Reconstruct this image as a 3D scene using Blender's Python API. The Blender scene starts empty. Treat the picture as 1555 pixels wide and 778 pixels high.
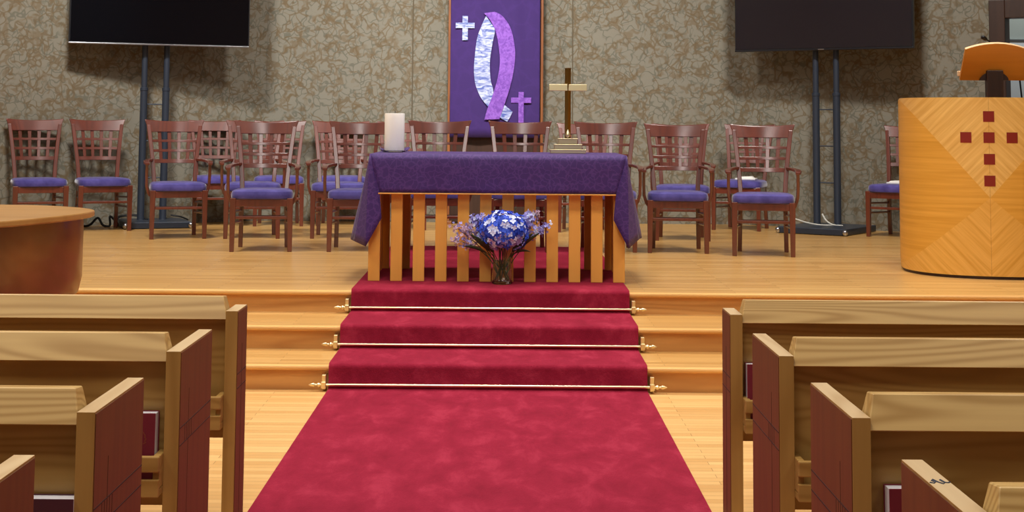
import bpy, math, random
from mathutils import Vector, Matrix
random.seed(7)
PI = math.pi
COL = bpy.context.scene.collection
R = math.radians

# ------------------------------------------------------------------ mesh builder
class MB:
    def __init__(s): s.v=[]; s.f=[]; s.m=[]; s.sm=[]
    def face(s, idx, mi=0, smooth=False): s.f.append(tuple(idx)); s.m.append(mi); s.sm.append(smooth)
    def add(s, vs): n=len(s.v); s.v.extend([tuple(v) for v in vs]); return n
    def box(s, x0,x1,y0,y1,z0,z1, mi=0, mat=None):
        P=[(x0,y0,z0),(x1,y0,z0),(x1,y1,z0),(x0,y1,z0),(x0,y0,z1),(x1,y0,z1),(x1,y1,z1),(x0,y1,z1)]
        if mat is not None: P=[tuple(mat@Vector(p)) for p in P]
        n=s.add(P)
        for q in ((3,2,1,0),(4,5,6,7),(0,1,5,4),(1,2,6,5),(2,3,7,6),(3,0,4,7)): s.face([n+i for i in q],mi)
    def hexa(s, P, mi=0):
        n=s.add(P)
        for q in ((3,2,1,0),(4,5,6,7),(0,1,5,4),(1,2,6,5),(2,3,7,6),(3,0,4,7)): s.face([n+i for i in q],mi)
    def prism(s, poly, a, b, axis='y', mi=0, smooth=False, capmi=None):
        """extrude a 2D polygon along an axis; poly order (x,z) for y, (y,z) for x, (x,y) for z"""
        def P(p,t):
            if axis=='y': return (p[0],t,p[1])
            if axis=='x': return (t,p[0],p[1])
            return (p[0],p[1],t)
        n=len(poly); i0=s.add([P(p,a) for p in poly]); i1=s.add([P(p,b) for p in poly])
        c=mi if capmi is None else capmi
        s.face([i0+i for i in range(n)],c); s.face([i1+i for i in reversed(range(n))],c)
        for i in range(n):
            j=(i+1)%n; s.face([i0+j,i0+i,i1+i,i1+j],mi,smooth)
    def rings(s, rings, mi=0, smooth=True, cap=True, closed=True):
        n=len(rings[0]); idx=[s.add(r) for r in rings]
        for a,b in zip(idx,idx[1:]):
            for i in range(n if closed else n-1):
                j=(i+1)%n; s.face([a+i,a+j,b+j,b+i],mi,smooth)
        if cap:
            s.face([idx[0]+i for i in reversed(range(n))],mi,False); s.face([idx[-1]+i for i in range(n)],mi,False)
    def lathe(s, prof, seg=32, c=(0,0,0), mi=0, cap=True):
        s.rings([[(c[0]+r*math.cos(2*PI*i/seg),c[1]+r*math.sin(2*PI*i/seg),c[2]+z) for i in range(seg)] for r,z in prof],mi,True,cap)
    def tube(s, pts, r, seg=10, mi=0, cap=True):
        pts=[Vector(p) for p in pts]; rr=r if isinstance(r,(list,tuple)) else [r]*len(pts)
        t0=(pts[1]-pts[0]).normalized(); up=Vector((0,0,1)) if abs(t0.z)<.9 else Vector((1,0,0))
        rings=[]
        for i,p in enumerate(pts):
            t=(pts[min(i+1,len(pts)-1)]-pts[max(i-1,0)]).normalized()
            a=t.cross(up).normalized(); b=a.cross(t).normalized(); up=b
            rings.append([p+(a*math.cos(2*PI*k/seg)+b*math.sin(2*PI*k/seg))*rr[i] for k in range(seg)])
        s.rings(rings,mi,True,cap)
    def bar(s, p0, p1, w0, w1, mi=0, up=(0,1,0)):
        """tapered bar, rectangular section (wx, wy) at both ends, bar roughly vertical: section kept in the xy plane"""
        P=[]
        for p,w in ((p0,w0),(p1,w1)):
            for sx,sy in ((-1,-1),(1,-1),(1,1),(-1,1)): P.append((p[0]+sx*w[0]/2,p[1]+sy*w[1]/2,p[2]))
        s.hexa(P,mi)
    def grid(s, fn, nu, nv, mi=0, smooth=True, flip=False):
        n=s.add([fn(i/nu,j/nv) for j in range(nv+1) for i in range(nu+1)])
        for j in range(nv):
            for i in range(nu):
                a=n+j*(nu+1)+i; q=[a,a+1,a+nu+2,a+nu+1]
                s.face(q[::-1] if flip else q,mi,smooth)
    def slab(s, fn, nu, nv, nrm, th, mi=0):
        """curved board: front surface fn(u,v), back surface offset by nrm*th"""
        nrm=Vector(nrm)
        f=[[Vector(fn(i/nu,j/nv)) for i in range(nu+1)] for j in range(nv+1)]
        a=s.add([p for r in f for p in r]); b=s.add([p+nrm*th for r in f for p in r]); W=nu+1
        for j in range(nv):
            for i in range(nu):
                q=j*W+i
                s.face([a+q,a+q+1,a+q+W+1,a+q+W],mi,True); s.face([b+q+W,b+q+W+1,b+q+1,b+q],mi,True)
        for i in range(nu):
            s.face([b+i,b+i+1,a+i+1,a+i],mi); t=nv*W+i; s.face([a+t,a+t+1,b+t+1,b+t],mi)
        for j in range(nv):
            q=j*W; s.face([b+q+W,b+q,a+q,a+q+W],mi); q=j*W+nu; s.face([a+q+W,a+q,b+q,b+q+W],mi)
    def build(s, name, mats, parent=None, bevel=0, seg=2, solid=0, subsurf=0, loc=None, rz=None):
        me=bpy.data.meshes.new(name); me.from_pydata(s.v,[],s.f); me.update()
        if not isinstance(mats,(list,tuple)): mats=[mats]
        for m in mats: me.materials.append(m)
        for p,mi,sm in zip(me.polygons,s.m,s.sm): p.material_index=mi; p.use_smooth=sm
        if any(s.sm): me.set_sharp_from_angle(angle=R(38))
        o=bpy.data.objects.new(name,me); COL.objects.link(o)
        if parent is not None: o.parent=parent
        if loc is not None: o.location=loc
        if rz is not None: o.rotation_euler=(0,0,rz)
        if solid:
            q=o.modifiers.new('solid','SOLIDIFY'); q.thickness=solid; q.offset=-1
        if subsurf:
            q=o.modifiers.new('sub','SUBSURF'); q.levels=subsurf; q.render_levels=subsurf
        if bevel:
            q=o.modifiers.new('bevel','BEVEL'); q.width=bevel; q.segments=seg; q.limit_method='ANGLE'; q.angle_limit=R(40)
        return o

def tag(o,label=None,cat=None,group=None,kind=None):
    if label: o['label']=label
    if cat: o['category']=cat
    if group: o['group']=group
    if kind: o['kind']=kind
    return o
def empty(name,loc,rz,label,cat,group=None):
    o=bpy.data.objects.new(name,None); COL.objects.link(o); o.location=loc; o.rotation_euler=(0,0,rz); o.empty_display_size=.1
    return tag(o,label,cat,group)
def copy_tree(o,parent=None):
    c=o.copy(); COL.objects.link(c)
    if parent is not None: c.parent=parent
    for ch in list(o.children): copy_tree(ch,c)
    return c

# ------------------------------------------------------------------ materials
def lin(r,g,b):
    f=lambda c:(c/255/12.92) if c/255<=.04045 else ((c/255+.055)/1.055)**2.4
    return (f(r),f(g),f(b),1)
class NT:
    def __init__(s,name):
        s.mat=bpy.data.materials.new(name); s.mat.use_nodes=True; s.t=s.mat.node_tree; s.t.nodes.clear()
        s.out=s.n('ShaderNodeOutputMaterial'); s.b=s.n('ShaderNodeBsdfPrincipled'); s.l(s.b.outputs[0],s.out.inputs[0])
    def n(s,typ,**k):
        o=s.t.nodes.new(typ)
        for a,b in k.items(): setattr(o,a,b)
        return o
    def l(s,a,b): s.t.links.new(a,b)
    def set(s,sock,v):
        if hasattr(v,'is_output'): s.l(v,sock)
        else: sock.default_value=v
    def math(s,op,a,b=0.0,c=None):
        o=s.n('ShaderNodeMath',operation=op); s.set(o.inputs[0],a); s.set(o.inputs[1],b)
        if c is not None: s.set(o.inputs[2],c)
        return o.outputs[0]
    def mix(s,f,a,b,mode='MIX'):
        o=s.n('ShaderNodeMix',data_type='RGBA',blend_type=mode); s.set(o.inputs[0],f); s.set(o.inputs[6],a); s.set(o.inputs[7],b); return o.outputs[2]
    def ramp(s,f,stops):
        o=s.n('ShaderNodeValToRGB'); s.l(f,o.inputs[0]); e=o.color_ramp.elements
        while len(e)<len(stops): e.new(.5)
        for q,(p,c) in zip(e,stops): q.position=p; q.color=c
        return o.outputs[0]
    def coord(s,scale=(1,1,1),kind='Object',rot=(0,0,0),rand=0):
        tc=s.n('ShaderNodeTexCoord').outputs[kind]
        if rand:
            oi=s.n('ShaderNodeObjectInfo'); m=s.math('MULTIPLY',oi.outputs['Random'],rand)
            a=s.n('ShaderNodeVectorMath',operation='ADD'); s.l(tc,a.inputs[0]); s.l(m,a.inputs[1]); tc=a.outputs[0]
        mp=s.n('ShaderNodeMapping'); s.l(tc,mp.inputs[0]); mp.inputs['Scale'].default_value=scale; mp.inputs['Rotation'].default_value=rot
        return mp.outputs[0]
    def noise(s,vec,scale,detail=2,rough=.5,dist=0):
        o=s.n('ShaderNodeTexNoise'); s.l(vec,o.inputs['Vector']); o.inputs['Scale'].default_value=scale; o.inputs['Detail'].default_value=detail
        o.inputs['Roughness'].default_value=rough; o.inputs['Distortion'].default_value=dist; return o.outputs['Fac']
    def bump(s,h,strength=.2,dist=.01):
        o=s.n('ShaderNodeBump'); o.inputs['Strength'].default_value=strength; o.inputs['Distance'].default_value=dist; s.l(h,o.inputs['Height']); s.l(o.outputs[0],s.b.inputs['Normal'])
    def p(s,**k):
        for a,v in k.items(): s.set(s.b.inputs[a.replace('_',' ')],v)
        return s.mat
def plain(name,c,rough=.5,metal=0,var=.08,scale=20,**k):
    t=NT(name); v=t.noise(t.coord(),scale,3)
    col=t.mix(t.math('MULTIPLY',v,var*2),c,(c[0]*.6,c[1]*.6,c[2]*.6,1))
    t.p(Base_Color=col,Roughness=rough,Metallic=metal,**k); return t.mat
def wood(name,ca,cb,st=(.5,5,5),rings=9,nscale=1.0,rough=.38,fiber=.35,fst=(2,60,60),rand=3,coat=0,line=.5,crough=.08):
    t=NT(name); v=t.coord(st,rand=rand)
    n=t.noise(v,nscale,1.5,.4)
    w=t.math('SINE',t.math('MULTIPLY',n,rings*2*PI))
    w=t.math('MULTIPLY_ADD',w,.5,.5); w=t.math('POWER',w,1.6)
    big=t.noise(v,nscale*.7,2)
    c=t.mix(t.math('MULTIPLY',w,line),ca,cb)
    c=t.mix(t.math('MULTIPLY',big,.35),c,(cb[0]*.85,cb[1]*.8,cb[2]*.75,1))
    fb=t.noise(t.coord(fst,rand=rand),1.0,3,.6)
    c=t.mix(t.math('MULTIPLY',fb,fiber),c,(cb[0]*.7,cb[1]*.62,cb[2]*.55,1))
    t.p(Base_Color=c,Roughness=rough); t.bump(fb,.05,.002)
    if coat: t.p(Coat_Weight=coat,Coat_Roughness=crough,Coat_IOR=1.6)
    return t.mat

M={}
M['pew_x']=wood('pew oak',lin(180,142,78),lin(142,102,46),rings=20,line=.62)
M['rail_x']=wood('pew rail oak',lin(210,174,108),lin(162,122,58),rings=22,line=.75,rough=.42)
M['pew_z']=wood('pew end oak',lin(184,144,78),lin(148,108,50),st=(5,5,.5),fst=(60,60,2))
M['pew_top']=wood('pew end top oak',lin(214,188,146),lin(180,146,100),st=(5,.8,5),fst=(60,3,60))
M['pew_red']=wood('pew end dark red stain',lin(118,70,28),lin(90,48,19),st=(6,6,.4),fst=(70,70,2),rough=.5,line=.35)
M['groove']=plain('carved line',lin(38,14,12),.7)
M['cherry']=wood('cherry stained chair wood',lin(112,46,28),lin(80,30,18),st=(5,5,.6),fst=(40,40,3),rough=.36,fiber=.3,coat=1,crough=.22)
M['table_wood']=wood('golden table wood',lin(234,172,82),lin(206,140,54),st=(4,4,.35),rings=4,fst=(40,40,1.5),rough=.4,line=.35,fiber=.2)
M['banner_wood']=wood('banner pole wood',lin(160,100,58),lin(120,70,38),st=(5,5,.6),fst=(40,40,2))
M['dark_wood']=wood('dark brown wood',lin(66,42,30),lin(46,28,20),st=(5,5,.5),fst=(40,40,2),rough=.45)
M['piano_case']=wood('polished walnut',lin(128,76,36),lin(88,48,20),st=(3,3,2),rings=3,fst=(20,20,8),rough=.3,coat=.25,fiber=.25)
M['piano_lid']=wood('satin walnut lid',lin(178,132,72),lin(150,104,50),st=(.6,4,4),rings=3,fst=(3,50,50),rough=.32)

def floor_mat(name,ca,cb,cc,row,rough):
    t=NT(name); v=t.coord()
    br=t.n('ShaderNodeTexBrick'); t.l(v,br.inputs['Vector']); br.offset=.37; br.offset_frequency=2
    br.inputs['Color1'].default_value=(0,0,0,1); br.inputs['Color2'].default_value=(1,1,1,1); br.inputs['Mortar'].default_value=(.2,.2,.2,1)
    br.inputs['Scale'].default_value=1; br.inputs['Mortar Size'].default_value=.0012; br.inputs['Mortar Smooth'].default_value=.3; br.inputs['Bias'].default_value=0
    br.inputs['Brick Width'].default_value=.85; br.inputs['Row Height'].default_value=row
    g=t.noise(t.coord((1.2,28,28)),1.5,3,.55)
    c=t.mix(br.outputs['Color'],ca,cb); c=t.mix(t.math('MULTIPLY',g,.55),c,cc)
    c=t.mix(br.outputs['Fac'],c,(cc[0]*.45,cc[1]*.4,cc[2]*.35,1))
    n2=t.noise(t.coord((.6,2,1)),1,2)
    t.p(Base_Color=c,Roughness=t.math('MULTIPLY_ADD',n2,.12,rough-.06)); t.bump(br.outputs['Fac'],-.08,.002)
    return t.mat
M['floor']=floor_mat('nave oak floor',lin(232,190,124),lin(206,160,96),lin(186,132,72),.057,.34)
M['platform']=floor_mat('platform oak floor',lin(220,176,108),lin(192,146,82),lin(170,120,62),.057,.3)
M['riser']=wood('oak riser',lin(226,170,98),lin(184,120,58),st=(.6,4,6),rings=8,rough=.35)
M['nosing']=wood('oak nosing',lin(236,188,116),lin(214,158,88),st=(.5,5,5),rings=4,rough=.3)

def wallpaper():
    t=NT('scroll wallpaper'); v=t.coord((1,1,1))
    def warp(sc,amt,off):
        m=t.coord((1,1,1)); ad=t.n('ShaderNodeVectorMath',operation='ADD'); t.l(m,ad.inputs[0]); ad.inputs[1].default_value=off
        d=t.n('ShaderNodeTexNoise'); t.l(ad.outputs[0],d.inputs['Vector']); d.inputs['Scale'].default_value=sc; d.inputs['Detail'].default_value=1
        q=t.n('ShaderNodeVectorMath',operation='MULTIPLY_ADD'); t.l(d.outputs['Color'],q.inputs[0]); q.inputs[1].default_value=(amt,amt,amt); t.l(ad.outputs[0],q.inputs[2]); return q.outputs[0]
    def strokes(vec,scale,w,msc,lo,hi):
        o=t.n('ShaderNodeTexVoronoi',feature='DISTANCE_TO_EDGE'); t.l(vec,o.inputs['Vector']); o.inputs['Scale'].default_value=scale
        e=t.math('SUBTRACT',1,t.math('MINIMUM',t.math('DIVIDE',o.outputs['Distance'],w),1)); e=t.math('MINIMUM',t.math('MULTIPLY',e,1.8),1)
        k=t.ramp(t.noise(vec,msc,1),[(lo,(0,0,0,1)),(hi,(1,1,1,1))]); return t.math('MULTIPLY',e,k)
    g=strokes(warp(8,.22,(0,0,0)),10.5,.085,7,.34,.46)
    br=strokes(warp(7,.24,(3.7,1.3,5.1)),9.0,.10,6,.42,.52)
    star=strokes(warp(12,.12,(7.7,2.3,1.1)),7.5,.15,8,.50,.58)
    c=t.mix(t.math('MULTIPLY',g,.72),lin(128,124,111),lin(88,88,76))
    c=t.mix(t.math('MULTIPLY',br,.75),c,lin(100,82,54))
    c=t.mix(t.math('MULTIPLY',star,.6),c,lin(104,84,54))
    w=t.noise(t.coord((1,1,1)),240,2); c=t.mix(t.math('MULTIPLY',w,.25),c,lin(104,98,82))
    t.p(Base_Color=c,Roughness=.85); return t.mat
M['wallpaper']=wallpaper()
M['seam']=plain('wallpaper seam',lin(92,82,64),.9)
M['plaster']=plain('plain plaster',lin(196,186,168),.9,scale=4)
M['ceiling']=plain('darkened ceiling',lin(140,130,118),.95,scale=4)  # unseen ceiling, colour darkened to cut the ambient light
M['corridor']=plain('grey green corridor paint',lin(150,156,148),.9,scale=3)

def carpet():
    t=NT('crimson carpet'); a=t.noise(t.coord((1,.42,1)),8,5,.66,.3); f=t.noise(t.coord((1,.5,1)),150,3,.7)
    c=t.ramp(a,[(.3,lin(118,19,40)),(.52,lin(137,28,51)),(.68,lin(158,44,66))])
    c=t.mix(t.math('MULTIPLY',f,.45),c,lin(112,12,34))
    t.p(Base_Color=c,Roughness=.95,Sheen_Weight=.35,Sheen_Roughness=.5,Specular_IOR_Level=.1); t.b.inputs['Sheen Tint'].default_value=lin(225,90,115); t.bump(f,.35,.006); return t.mat
M['carpet']=carpet()
def cloth(name,ca,cb,cc,scale,rough=.7):
    t=NT(name); v=t.coord()
    d=t.n('ShaderNodeTexNoise'); t.l(v,d.inputs['Vector']); d.inputs['Scale'].default_value=14
    q=t.n('ShaderNodeVectorMath',operation='MULTIPLY_ADD'); t.l(d.outputs['Color'],q.inputs[0]); q.inputs[1].default_value=(.09,.09,.09); t.l(v,q.inputs[2])
    o=t.n('ShaderNodeTexVoronoi',feature='DISTANCE_TO_EDGE'); t.l(q.outputs[0],o.inputs['Vector']); o.inputs['Scale'].default_value=scale
    e=t.math('SUBTRACT',1,t.math('MINIMUM',t.math('DIVIDE',o.outputs['Distance'],.12),1))
    c=t.mix(t.math('MULTIPLY',e,.8),ca,cb); n=t.noise(v,300,2); c=t.mix(t.math('MULTIPLY',n,.3),c,cc)
    t.p(Base_Color=c,Roughness=rough,Sheen_Weight=.1); t.bump(n,.1,.002); return t.mat
M['brocade']=cloth('purple brocade',lin(56,20,100),lin(84,48,124),lin(36,11,70),26)
M['banner']=cloth('purple banner cloth',lin(54,26,98),lin(60,31,106),lin(40,17,78),6,.85)
def velvet():
    t=NT('purple blue seat fabric'); n=t.noise(t.coord(rand=5),9,3,.6); f=t.noise(t.coord(),350,2)
    c=t.ramp(n,[(.35,lin(58,50,124)),(.65,lin(86,78,158))]); c=t.mix(t.math('MULTIPLY',f,.3),c,lin(46,38,110))
    t.p(Base_Color=c,Roughness=.8,Sheen_Weight=.5,Sheen_Roughness=.4); return t.mat
M['seat']=velvet()
def streak(name,ca,cb,sc,st):
    t=NT(name); n=t.noise(t.coord(st),sc,4,.6,1.2); c=t.ramp(n,[(.38,ca),(.6,cb)]); t.p(Base_Color=c,Roughness=.75); return t.mat
M['appl_white']=streak('pale blue streaked cloth',lin(74,92,164),lin(190,198,228),9,(1,1,3.2))
M['appl_violet']=streak('violet mottled cloth',lin(106,58,160),lin(138,88,190),24,(1,1,1))
M['brass']=plain('polished brass',lin(250,234,186),.36,1,.04,30)
M['brass_dark_reflection']=plain('brass with painted dark reflection',lin(150,120,66),.3,1,.25,12)  # same brass, darkened to paint in the dim surroundings the upright reflects
M['screen']=plain('black glass screen',lin(7,6,10),.12,0,.02,Specular_IOR_Level=.28)
M['screen_reflection']=plain('reflection painted glass screen',lin(26,23,30),.2,0,.02,Specular_IOR_Level=.6)  # base colour lightened to paint in the haze of room reflections
M['bezel']=plain('black bezel',lin(24,25,30),.3)
M['silver']=plain('silver trim',lin(190,192,198),.28,1)
M['steel_dark']=plain('dark blue grey powder coat',lin(52,60,74),.38,.3)
M['black']=plain('black plastic',lin(16,16,18),.45)
M['white_cable']=plain('pale cable',lin(208,206,196),.5)
def candle():
    t=NT('ivory wax'); n=t.noise(t.coord(),8,2); c=t.mix(n,lin(255,254,250),lin(252,250,242)); t.p(Base_Color=c,Roughness=.5,Subsurface_Weight=.12,Subsurface_Scale=.03); t.b.inputs['Subsurface Radius'].default_value=(1,.9,.8); return t.mat
M['wax']=candle()
def glass(name,c,rough=.02):
    t=NT(name); n=t.noise(t.coord(),5,1); t.p(Base_Color=c,Roughness=t.math('MULTIPLY_ADD',n,.02,rough),Transmission_Weight=1.0,IOR=1.36); return t.mat
M['glass']=glass('clear glass',(.93,.94,.95,1)); M['dish']=glass('thin clear glass',(.98,.98,.99,1)); M['dish'].node_tree.nodes['Principled BSDF'].inputs['IOR'].default_value=1.1; M['water']=glass('vase water',(.92,.95,.93,1)); M['water'].node_tree.nodes['Principled BSDF'].inputs['IOR'].default_value=1.33
M['blue']=plain('deep blue petals',lin(44,84,216),.6,0,.25,60); M['paleblue']=plain('pale blue petal tips',lin(214,224,255),.6,0,.06,60)
M['lav']=plain('lavender petals',lin(150,146,218),.6,0,.25,50); M['pink']=plain('dusty pink petals',lin(196,164,190),.65,0,.2,50)
M['leaf']=plain('dark green leaf',lin(44,64,34),.5,0,.3,20); M['stem']=plain('green stem',lin(70,86,48),.6)
M['book_red']=plain('dark red book cloth',lin(112,14,38),.55,0,.15); M['book_maroon']=plain('maroon purple book cloth',lin(72,22,40),.55,0,.15)
M['pages']=plain('white page edges',lin(244,242,246),.7,0,.04,80); M['gilt']=plain('gilt print',lin(132,66,44),.5,.2); M['ribbon']=plain('orange red ribbon',lin(188,86,66),.6)
M['paper']=plain('white paper',lin(240,238,232),.8,0,.03); M['red_sq']=plain('dark red inlay',lin(138,34,20),.4,0,.15)
M['ink']=plain('blue black ink',lin(54,58,72),.7); M['board']=plain('whiteboard',lin(200,206,208),.35,0,.04,3); M['ivory']=plain('ivory keys',lin(236,232,220),.3)

def pulpit_mat():
    """book-matched maple veneer: four grain directions meeting below the inlaid cross (object x across, z up)"""
    t=NT('matched maple veneer'); tc=t.n('ShaderNodeTexCoord').outputs['Object']; s=t.n('ShaderNodeSeparateXYZ'); t.l(tc,s.inputs[0])
    ax=t.math('ABSOLUTE',s.outputs['X']); zz=t.math('SUBTRACT',s.outputs['Z'],.53)
    dgA=t.math('MULTIPLY_ADD',ax,1.0,zz); dgB=t.math('MULTIPLY_ADD',ax,-1.0,zz)
    def gr(a,b,fa,fb):
        cb=t.n('ShaderNodeCombineXYZ'); t.l(t.math('MULTIPLY',a,fa),cb.inputs[0]); t.l(t.math('MULTIPLY',b,fb),cb.inputs[1])
        return t.noise(cb.outputs[0],1,4,.6)
    gT=gr(dgB,dgA,1.2,26); gS=gr(ax,zz,1.2,34); gB=gr(dgA,dgB,1.2,26)
    c_t=t.ramp(gT,[(.3,lin(216,160,74)),(.7,lin(246,202,118))]); c_s=t.ramp(gS,[(.3,lin(212,150,48)),(.7,lin(234,174,74))]); c_b=t.ramp(gB,[(.3,lin(214,154,56)),(.7,lin(240,184,92))])
    top=t.math('GREATER_THAN',zz,t.math('MULTIPLY',ax,1.15)); bot=t.math('LESS_THAN',zz,t.math('MULTIPLY',ax,-.85))
    c=t.mix(top,c_s,c_t); c=t.mix(bot,c,c_b)
    sm=t.math('LESS_THAN',ax,.002); c=t.mix(t.math('MULTIPLY',sm,.35),c,lin(150,90,36))
    t.p(Base_Color=c,Roughness=.48,Specular_IOR_Level=.4); return t.mat
M['pulpit']=pulpit_mat()
M['desk']=wood('orange maple desk',lin(220,146,50),lin(194,116,30),st=(.6,4,5),rings=4,rough=.35,fst=(2,40,40))
M['desk_edge']=plain('pale veneer edge',lin(238,204,158),.4)

# ------------------------------------------------------------------ levels
Z1,Z2,P=.129,.258,.387
Y1,Y2,Y3=8.0,8.53,9.12            # riser planes
CT=.012                           # carpet thickness

# ------------------------------------------------------------------ setting
def struct(name,mb,mat,bevel=0): return tag(mb.build(name,mat,bevel=bevel),kind='structure')
b=MB(); b.box(-6.5,6.5,-3,Y1+.02,-.1,0); struct('floor',b,M['floor'])
def step(name,ya,yb,za,zb):
    b=MB(); b.box(-6.5,6.5,ya,yb,za,zb-.028,1)
    b.box(-6.5,6.5,ya,yb,zb-.028,zb,0)
    # rounded nosing
    n=6; poly=[(ya-.02-.014*math.sin(PI*i/n),zb-.014+.014*math.cos(PI*i/n)) for i in range(n+1)]
    poly=[(ya,zb)]+poly+[(ya,zb-.028)]
    b.prism(poly,-6.5,6.5,'x',2)
    return struct(name,b,[M['platform'],M['riser'],M['nosing']])
step('step_1',Y1,Y2+.01,0,Z1); step('step_2',Y2,Y3+.01,0,Z2); step('platform',Y3,15.6,0,P)
YW=15.3; XW=2.4; AW=R(32); LW=2.55
def wing(sg,a,b_,z0,z1,th=.12):
    """piece of the angled back wall, from a to b_ metres along it"""
    p=lambda s,o:(sg*(XW+math.cos(AW)*s+math.sin(AW)*o*1.0),YW-math.sin(AW)*s+math.cos(AW)*o)
    q=[p(a,0),p(b_,0),p(b_,th),p(a,th)]
    return q
WT=5.0
b=MB(); b.box(-XW-.06,XW+.06,YW,YW+.12,0,WT); struct('wall_back',b,M['wallpaper'])
b=MB(); b.prism(wing(-1,0,5.0,0,WT),0,WT,'z'); struct('wall_back_left',b,M['wallpaper'])
DA,DB,DH=2.465,3.75,2.38             # doorway in the right wing
b=MB(); b.prism(wing(1,0,DA,0,WT),0,WT,'z'); b.prism(wing(1,DA,DB,0,WT),DH+.17,WT,'z'); b.prism(wing(1,DB,5.0,0,WT),0,WT,'z'); struct('wall_back_right',b,M['wallpaper'])
b=MB()
def wq(a,b_,o0,o1):
    p=lambda s,o:((XW+math.cos(AW)*s+math.sin(AW)*o),YW-math.sin(AW)*s+math.cos(AW)*o)
    return [p(a,o0),p(b_,o0),p(b_,o1),p(a,o1)]
b.prism(wq(DA-.0,DA+.145,-.03,.15),P,DH+.17,'z'); b.prism(wq(DB-.145,DB,-.03,.15),P,DH+.17,'z'); b.prism(wq(DA+.145,DB-.145,-.03,.15),DH,DH+.17,'z')
struct('door_1',b,M['dark_wood'],.006)
b=MB(); b.box(4.0,7.6,15.62,15.74,0,WT); struct('wall_corridor',b,M['corridor'])
for i,x in enumerate((-.925,.69)):
    b=MB(); b.box(x-.006,x+.006,YW-.004,YW+.01,P,WT-.01); struct('trim_%d'%(i+1),b,M['seam'])
b=MB(); b.box(-6.6,-6.5,-3,12.75,-.1,WT); struct('wall_left',b,M['plaster'])
b=MB(); b.box(6.5,6.6,-3,12.75,-.1,WT); struct('wall_right',b,M['plaster'])
b=MB(); b.box(-6.6,7.6,-3,15.75,WT,WT+.1); struct('ceiling',b,M['ceiling'])

# ------------------------------------------------------------------ carpet runner
def runner():
    X0,X1=-.893,.751; h=CT; base=[(1.2,0)]
    def nose(yr,zt):
        # hangs from the nosing, rounds over it
        yf=yr-.036; pts=[]
        for i in range(7):
            a=PI/2*i/6; pts.append((yf+.026-.026*math.cos(a),zt-.026+.026*math.sin(a)))
        return pts
    top=[(1.2,h)]
    for yr,za,zb in ((Y1,0,Z1),(Y2,Z1,Z2),(Y3,Z2,P)):
        k=[(y-h,z+h) if False else (y-h,z) for y,z in nose(yr,zb+h)]
        top+= [(k[0][0]-.02,za+h),(k[0][0]-.004,za+h+.006),(k[0][0],za+h+.022)]+k
    top+=[(12.25,P+h)]
    bot=[(1.2,.0005)]
    for yr,za,zb in ((Y1,0,Z1),(Y2,Z1,Z2),(Y3,Z2,P)): bot+=[(yr-.0355,za+.0005),(yr-.0355,zb+.0005)]
    bot+=[(12.25,P+.0005)]
    b=MB(); n=30
    idx=[b.add([(X0+(X1-X0)*i/n,y,z) for i in range(n+1)]) for y,z in top]
    for a,c in zip(idx,idx[1:]):
        for i in range(n): b.face([a+i,a+i+1,c+i+1,c+i],0,True)
    for X,fl in ((X0,1),(X1,0)):
        i0=b.add([(X,y,z) for y,z in top]+[(X,y,z) for y,z in reversed(bot)]); m=len(top)+len(bot)
        f=[i0+i for i in range(m)]; b.face(f if fl else f[::-1])
    for (y,z,zz) in ((1.2,.0005,h),(12.25,P+.0005,P+h)):
        q=b.add([(X0,y,z),(X1,y,z),(X1,y,zz),(X0,y,zz)]); b.face([q,q+1,q+2,q+3])
    o=b.build('carpet_runner',M['carpet'])
    tag(o,'crimson carpet runner down the aisle and up the three steps','carpet')
runner()
def stair_rod(yr,za,where):
    y=yr-.036-CT-.012; z=za+CT+.022
    r=empty('stair_rod',(-.071,y,z),0,'brass rod across the red carpet at the foot of the '+where,'stair rod','brass rods across the carpeted steps')
    b=MB(); b.tube([(-.865,0,0),(.865,0,0)],.0075,12); b.build('rod',M['brass'],r)
    for s in (-1,1):
        b=MB(); x=s*.845
        b.box(x-.011,x+.011,.004,.058,-.024,.05); b.box(x-.013,x+.013,-.011,.006,-.016,.016); b.build('bracket',M['brass'],r,.003)
        b=MB(); prof=[(.004,0),(.011,.006),(.012,.014),(.006,.02),(.0055,.028),(.011,.036),(.009,.046),(.002,.062)]
        b.rings([[(s*(.86+h),q*math.cos(2*PI*i/14),q*math.sin(2*PI*i/14)) for i in range(14)] for q,h in prof]); b.build('finial',M['brass'],r)
stair_rod(Y1,0,'lowest step'); stair_rod(Y2,Z1,'middle step'); stair_rod(Y3,Z2,'top step')

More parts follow.
